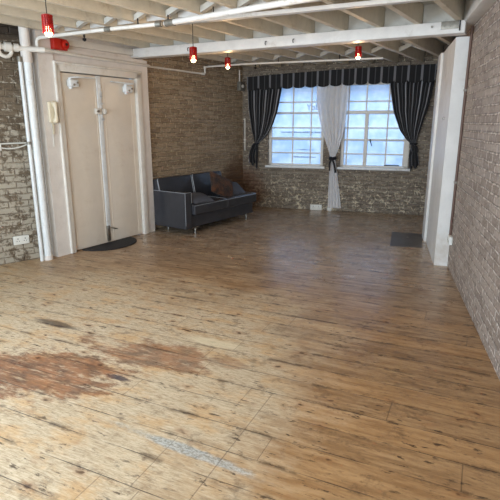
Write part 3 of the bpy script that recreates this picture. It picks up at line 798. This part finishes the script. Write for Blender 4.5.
# left striped drape
le = empty('striped_curtain', MC); tag(le, 'black and grey striped curtain tied back at the left of the left window', 'curtain')
drape(2.25, 1.14, [(0, .10), (.45, .13), (.8, .19), (1, .245)], [(0, .73), (.2, .72), (.5, .66), (.7, .58), (.84, .49), (.94, .37), (1, .285)], 8, 5.5, -.02, .032, None).build('drape', MAT['drape'], le, angle=180)
b = MB(); tail(b, [(.255, 1.15), (.20, 1.02), (.18, .90), (.20, .78)], .10, .13, 1, -.03)
tail(b, [(.275, 1.15), (.285, .95), (.275, .70)], .05, .035, 1, -.045, 2, .006)
b.build('drape_tail', MAT['stripe'], le, angle=180)
b = MB(); tie_r = [(.265+.045*cos(a), -.055+.035*sin(a), 1.14+.01*cos(a)) for a in [2*pi*k/16 for k in range(17)]]
b.tube(tie_r, .012, 8, caps=False); b.tube([(.26, -.09, 1.14), (.215, -.10, 1.12), (.20, -.09, 1.05)], .009, 8); b.build('tie_band', MAT['darkcloth'], le)
# right striped drape
re_ = empty('striped_curtain', MC @ Matrix.Translation((2.4, 0, 0))); tag(re_, 'black and grey striped curtain tied back at the right of the right window', 'curtain')
drape(2.30, 1.17, [(0, .085), (.2, .095), (.55, .18), (.81, .30), (.95, .42), (1, .50)], [(0, .79), (.45, .72), (.8, .62), (1, .56)], 8, 5.5, -.02, .032, None).build('drape', MAT['drape'], re_, angle=180)
b = MB(); tail(b, [(.53, 1.18), (.56, 1.0), (.585, .80)], .08, .13, 1, -.03)
tail(b, [(.52, 1.16), (.50, .98), (.52, .76)], .05, .06, 1, -.045, 2, .008)
b.build('drape_tail', MAT['stripe'], re_, angle=180)
b = MB(); b.tube([(.53+.05*cos(a), -.055+.035*sin(a), 1.17) for a in [2*pi*k/16 for k in range(17)]], .013, 8, caps=False)
b.tube([(.53, -.09, 1.17), (.59, -.11, 1.12), (.60, -.1, 1.03)], .010, 8); b.build('tie_band', MAT['darkcloth'], re_)
# sheer curtain
se = empty('sheer_curtain', MC @ Matrix.Translation((1.33, 0, 0))); tag(se, 'white sheer curtain gathered between the two windows', 'curtain')
b = drape(2.20, .93, [(0, -.01), (.3, .0), (.55, .075), (.75, .155), (.9, .225), (1, .265)], [(0, .53), (.2, .525), (.5, .50), (.7, .465), (.88, .40), (1, .345)], 6, 1, -.03, .022, None)
b.build('sheer_drape', MAT['sheer'], se, angle=180)
b = MB()
def lowf(u, v):
    w = .075+(.235-.075)*v**.8; cx = .305+.065*v-.0
    return Vector((cx+(u-.5)*w, -.035-.012*(1+sin(2*pi*4*u)), .93-.87*v))
b.grid(60, 24, lowf); b.build('sheer_tail', MAT['sheer'], se, angle=180)
b = MB().tube([(.305+.05*cos(a), -.06+.04*sin(a), .92+.006*sin(2*a)) for a in [2*pi*k/16 for k in range(17)]], .02, 8, caps=False)
b.tube([(.30, -.10, .92), (.27, -.12, .94), (.255, -.12, .90), (.30, -.10, .90)], .012, 8).tube([(.31, -.10, .92), (.34, -.12, .94), (.355, -.12, .90), (.31, -.10, .90)], .012, 8)
b.tube([(.29, -.11, .91), (.265, -.12, .83), (.27, -.12, .71)], [.014, .016, .010], 8).tube([(.31, -.11, .91), (.35, -.12, .80), (.375, -.12, .68)], [.014, .016, .018], 8)
b.build('ribbon_bow', MAT['darkcloth'], se)
MB().box(.245, .32, -.03, -.002, 0, .055, bev=.003).build('curtain_weight', MAT['plastic'], se)
# scalloped valance on a pelmet board
ve = empty('valance', MC); tag(ve, 'scalloped black and grey striped valance across the top of both windows', 'valance')
b = MB(); x0, x1 = .12, 3.17; nsc = 15
def vf(u, v):
    x = x0+(x1-x0)*u
    zt = 2.265+(2.375-2.265)*(1-(1-u)**1.6)
    ph_ = (u*nsc) % 1
    zb = 2.085+(2.155-2.085)*min(1, u*1.3) - .05*math.sqrt(max(0, 1-(2*ph_-1)**2))
    return Vector((x, -.125-.012*sin(2*pi*nsc*u)*v, zt+(zb-zt)*v))
b.grid(nsc*16, 8, vf)
for l in b.bm.faces:
    for lp in l.loops: lp[b.uv].uv.x *= nsc*1
def vs(xc):
    def f(u, v): return Vector((xc, -.125+.12*u, (2.27 if xc < 1 else 2.37)+(-.20)*v))
    return f
b.grid(4, 4, vs(x0)); b.grid(4, 4, vs(x1))
b.build('valance_cloth', MAT['stripe'], ve, angle=180)
MB().box(x0+.01, x1-.01, -.115, -.002, 2.235, 2.255).build('pelmet_board', MAT['darkcloth'], ve)

# ------------------------------------------------------------------ sofa
sh = math.radians(35.5)
sd = Vector((sin(sh), cos(sh)))
SF = frame((-.87, 6.46), (-.87+sd.x, 6.46+sd.y))     # x along front, y to the back
so = empty('sofa', SF); tag(so, 'charcoal leather two-seat sofa with one arm against the brown brick wall', 'sofa')
Lx, Dy = 1.60, .66
def soft(name, x0, x1, y0, y1, z0, z1, mat, bev=.03, M=None, puff=0, parent=so):
    b = MB(); r = bmesh.ops.create_cube(b.bm, size=1)
    for v in b.bm.verts: v.co = Vector((x0+(v.co.x+.5)*(x1-x0), y0+(v.co.y+.5)*(y1-y0), z0+(v.co.z+.5)*(z1-z0)))
    bmesh.ops.bevel(b.bm, geom=b.bm.edges[:], offset=bev, segments=4, affect='EDGES', profile=.6)
    bmesh.ops.subdivide_edges(b.bm, edges=[e for e in b.bm.edges if e.calc_length() > .12], cuts=6, use_grid_fill=True)
    cx, cy, cz = (x0+x1)/2, (y0+y1)/2, (z0+z1)/2
    for v in b.bm.verts:
        p = (v.co.x-cx)/(x1-x0)*2, (v.co.y-cy)/(y1-y0)*2, (v.co.z-cz)/(z1-z0)*2
        k = puff*(1-min(1, p[0]**2))*(1-min(1, p[1]**2)); k2 = puff*(1-min(1, p[0]**2))*(1-min(1, p[2]**2))
        if abs(p[2]) > .6: v.co.z += k*(1 if p[2] > 0 else -1)
        if abs(p[1]) > .6: v.co.y += k2*(1 if p[1] > 0 else -1)*.6
    if M is not None:
        for v in b.bm.verts: v.co = M @ v.co
    return b.build(name, mat, parent, angle=60)
soft('base', .012, Lx+.02, .03, Dy-.02, .09, .265, MAT['leather'], .012)
arm = soft('arm', 0, .13, 0, Dy, .09, .59, MAT['leather'], .014)
pp = MB()
for yy in (0.002,):
    pp.tube([(.004, yy, .14), (.004, yy, .58), (.012, yy, .588), (.118, yy, .588), (.126, yy, .58), (.126, yy, .44)], .004, 6)
pp.tube([(.004, .0, .586), (.004, Dy, .586)], .005, 6)
pp.build('arm_piping', MAT['piping'], arm)
half = (Lx-.13)/2
for i in range(2):
    x0_ = .135+half*i
    c = soft('seat_cushion', x0_, x0_+half-.006+(.02 if i else 0), -.05, Dy-.16, .275, .42, MAT['leather'], .025, puff=.012)
    MB().tube([(x0_+.01, -.050, .405), (x0_+half-.016, -.050, .405)], .004, 6).tube([(x0_+half-.008, -.02, .418), (x0_+half-.008, Dy-.2, .425)], .004, 6).build('seam', MAT['piping'], c)
bk = Matrix.Translation((0, Dy-.17, .41)) @ Matrix.Rotation(math.radians(-11), 4, 'X') @ Matrix.Translation((0, -(Dy-.17), -.41))
for i in range(2):
    x0_ = .02+.715*i
    c = soft('back_cushion', x0_, x0_+.70, Dy-.19, Dy-.04, .40, .755, MAT['leather'], .022, M=bk, puff=.014)
    MB().tube([bk @ Vector((x0_+.005, Dy-.192, .41)), bk @ Vector((x0_+.005, Dy-.192, .74)), bk @ Vector((x0_+.02, Dy-.19, .752))], .005, 6).tube([bk @ Vector((x0_+.69, Dy-.192, .42)), bk @ Vector((x0_+.69, Dy-.192, .745))], .004, 6).build('seam', MAT['piping'], c)
soft('back_frame', 0, Lx-.18, Dy-.06, Dy, .09, .66, MAT['leather'], .012)
for (x, y) in ((.24, .05), (Lx-.14, .05), (.24, Dy-.08), (Lx-.12, Dy-.08)):
    MB().tube([(x, y, 0), (x, y, .095)], .014, 12).build('leg', MAT['metal'], so)
MB().box(.17, .31, .03, .10, .078, .09).build('leg_plate', MAT['metal'], so)

def cushion(name, lab, w, h, t, mat, M, grp=None, fuzz=0):
    b = MB()
    def side(s):
        def f(u, v):
            x, y = 2*u-1, 2*v-1
            e = (1-abs(x)**2.6)*(1-abs(y)**2.6)
            k = 1-.10*(1-abs(x))*abs(y)**3; k2 = 1-.10*(1-abs(y))*abs(x)**3
            p = Vector((x*w/2*k2, s*t/2*max(0, e)**.55, y*h/2*k))
            if fuzz:
                rr = random.Random(int((round(p.x, 4)*7919+round(p.z, 4)*104729+s*31)*1000))
                p += Vector((rr.uniform(-1, 1), s*rr.uniform(0, 1), rr.uniform(-1, 1)))*fuzz
            return p
        return f
    b.grid(28, 28, side(1)); b.grid(28, 28, side(-1))
    bmesh.ops.remove_doubles(b.bm, verts=b.bm.verts[:], dist=.0005 if not fuzz else .0001)
    o = b.build(name, mat, M=SF @ M, angle=180)
    tag(o, lab, 'cushion'); return o
T = Matrix.Translation; Rt = lambda a, ax: Matrix.Rotation(math.radians(a), 4, ax)
cushion('cushion', 'brown and black fur cushion propped on the right seat of the sofa', .44, .40, .15, MAT['fur'], T((1.04, .20, .565)) @ Rt(-38, 'X') @ Rt(32, 'Y'), fuzz=.006)
cushion('cushion', 'slate grey cushion lying under the fur cushion at the open end of the sofa', .36, .34, .10, MAT['greycloth'], T((1.36, .22, .50)) @ Rt(-58, 'X') @ Rt(12, 'Y'))
cushion('cushion', 'small dark grey cushion lying flat beside the sofa arm', .40, .32, .13, MAT['greycloth'], T((.37, .10, .465)) @ Rt(-74, 'X') @ Rt(6, 'Y'))

# ------------------------------------------------------------------ daylight
w = bpy.data.worlds.new('World'); bpy.context.scene.world = w; w.use_nodes = True
nt = w.node_tree; nt.nodes.clear()
bg = nt.nodes.new('ShaderNodeBackground'); wo = nt.nodes.new('ShaderNodeOutputWorld')
bg.inputs[0].default_value = (.60, .77, 1., 1); bg.inputs[1].default_value = .95
nt.links.new(bg.outputs[0], wo.inputs[0])
def area(name, M, sx, sy, e, col, spread=180):
    L = bpy.data.lights.new(name, 'AREA'); L.shape = 'RECTANGLE'; L.size = sx; L.size_y = sy; L.energy = e; L.color = col; L.spread = math.radians(spread)
    o = bpy.data.objects.new(name, L); C.objects.link(o); o.matrix_world = M; return o
# daylight entering by the windows behind and to the left of the viewpoint (lights sit in the openings)
area('rear_window_daylight', MZ @ T((1.95, .02, 1.52)) @ Matrix.Rotation(-pi/2, 4, 'X'), 2.8, 1.4, 170., (.82, .92, 1.))
area('side_window_daylight', MS @ T((3.0, .02, 1.52)) @ Matrix.Rotation(-pi/2, 4, 'X'), 2.7, 1.4, 175., (.70, .85, 1.))
for W_ in (W1, W2):
    o = area('back_window_portal', MC @ T(((W_[0]+W_[1])/2, .28, (W_[2]+W_[3])/2)) @ Matrix.Rotation(-pi/2, 4, 'X'), W_[1]-W_[0], W_[3]-W_[2], 1., (1, 1, 1))
    o.data.cycles.is_portal = True
c_ = MC @ Vector((1.65, 3.2, 5.2)); q_ = MC @ Vector((1.65, .1, 1.4))
area('added_sky_fill', T(c_) @ (q_-c_).to_track_quat('-Z', 'Y').to_matrix().to_4x4(), 4., 2.5, 380., (.78, .88, 1.))  # unseen lamp added outside, above the back windows, to brighten the far end

# ------------------------------------------------------------------ camera
cam = bpy.data.cameras.new('camera'); co = bpy.data.objects.new('camera', cam); C.objects.link(co)
F = 485.; cam.sensor_width = 36; cam.lens = 36*F/500; cam.clip_start = .05
co.location = (0, 0, 1.5); co.rotation_euler = (pi/2-math.atan(127/F), 0, 0)
sc_ = bpy.context.scene; sc_.camera = co
sc_.view_settings.view_transform = 'Standard'; sc_.view_settings.look = 'None'; sc_.view_settings.gamma = 1
sc_.view_settings.exposure = .15
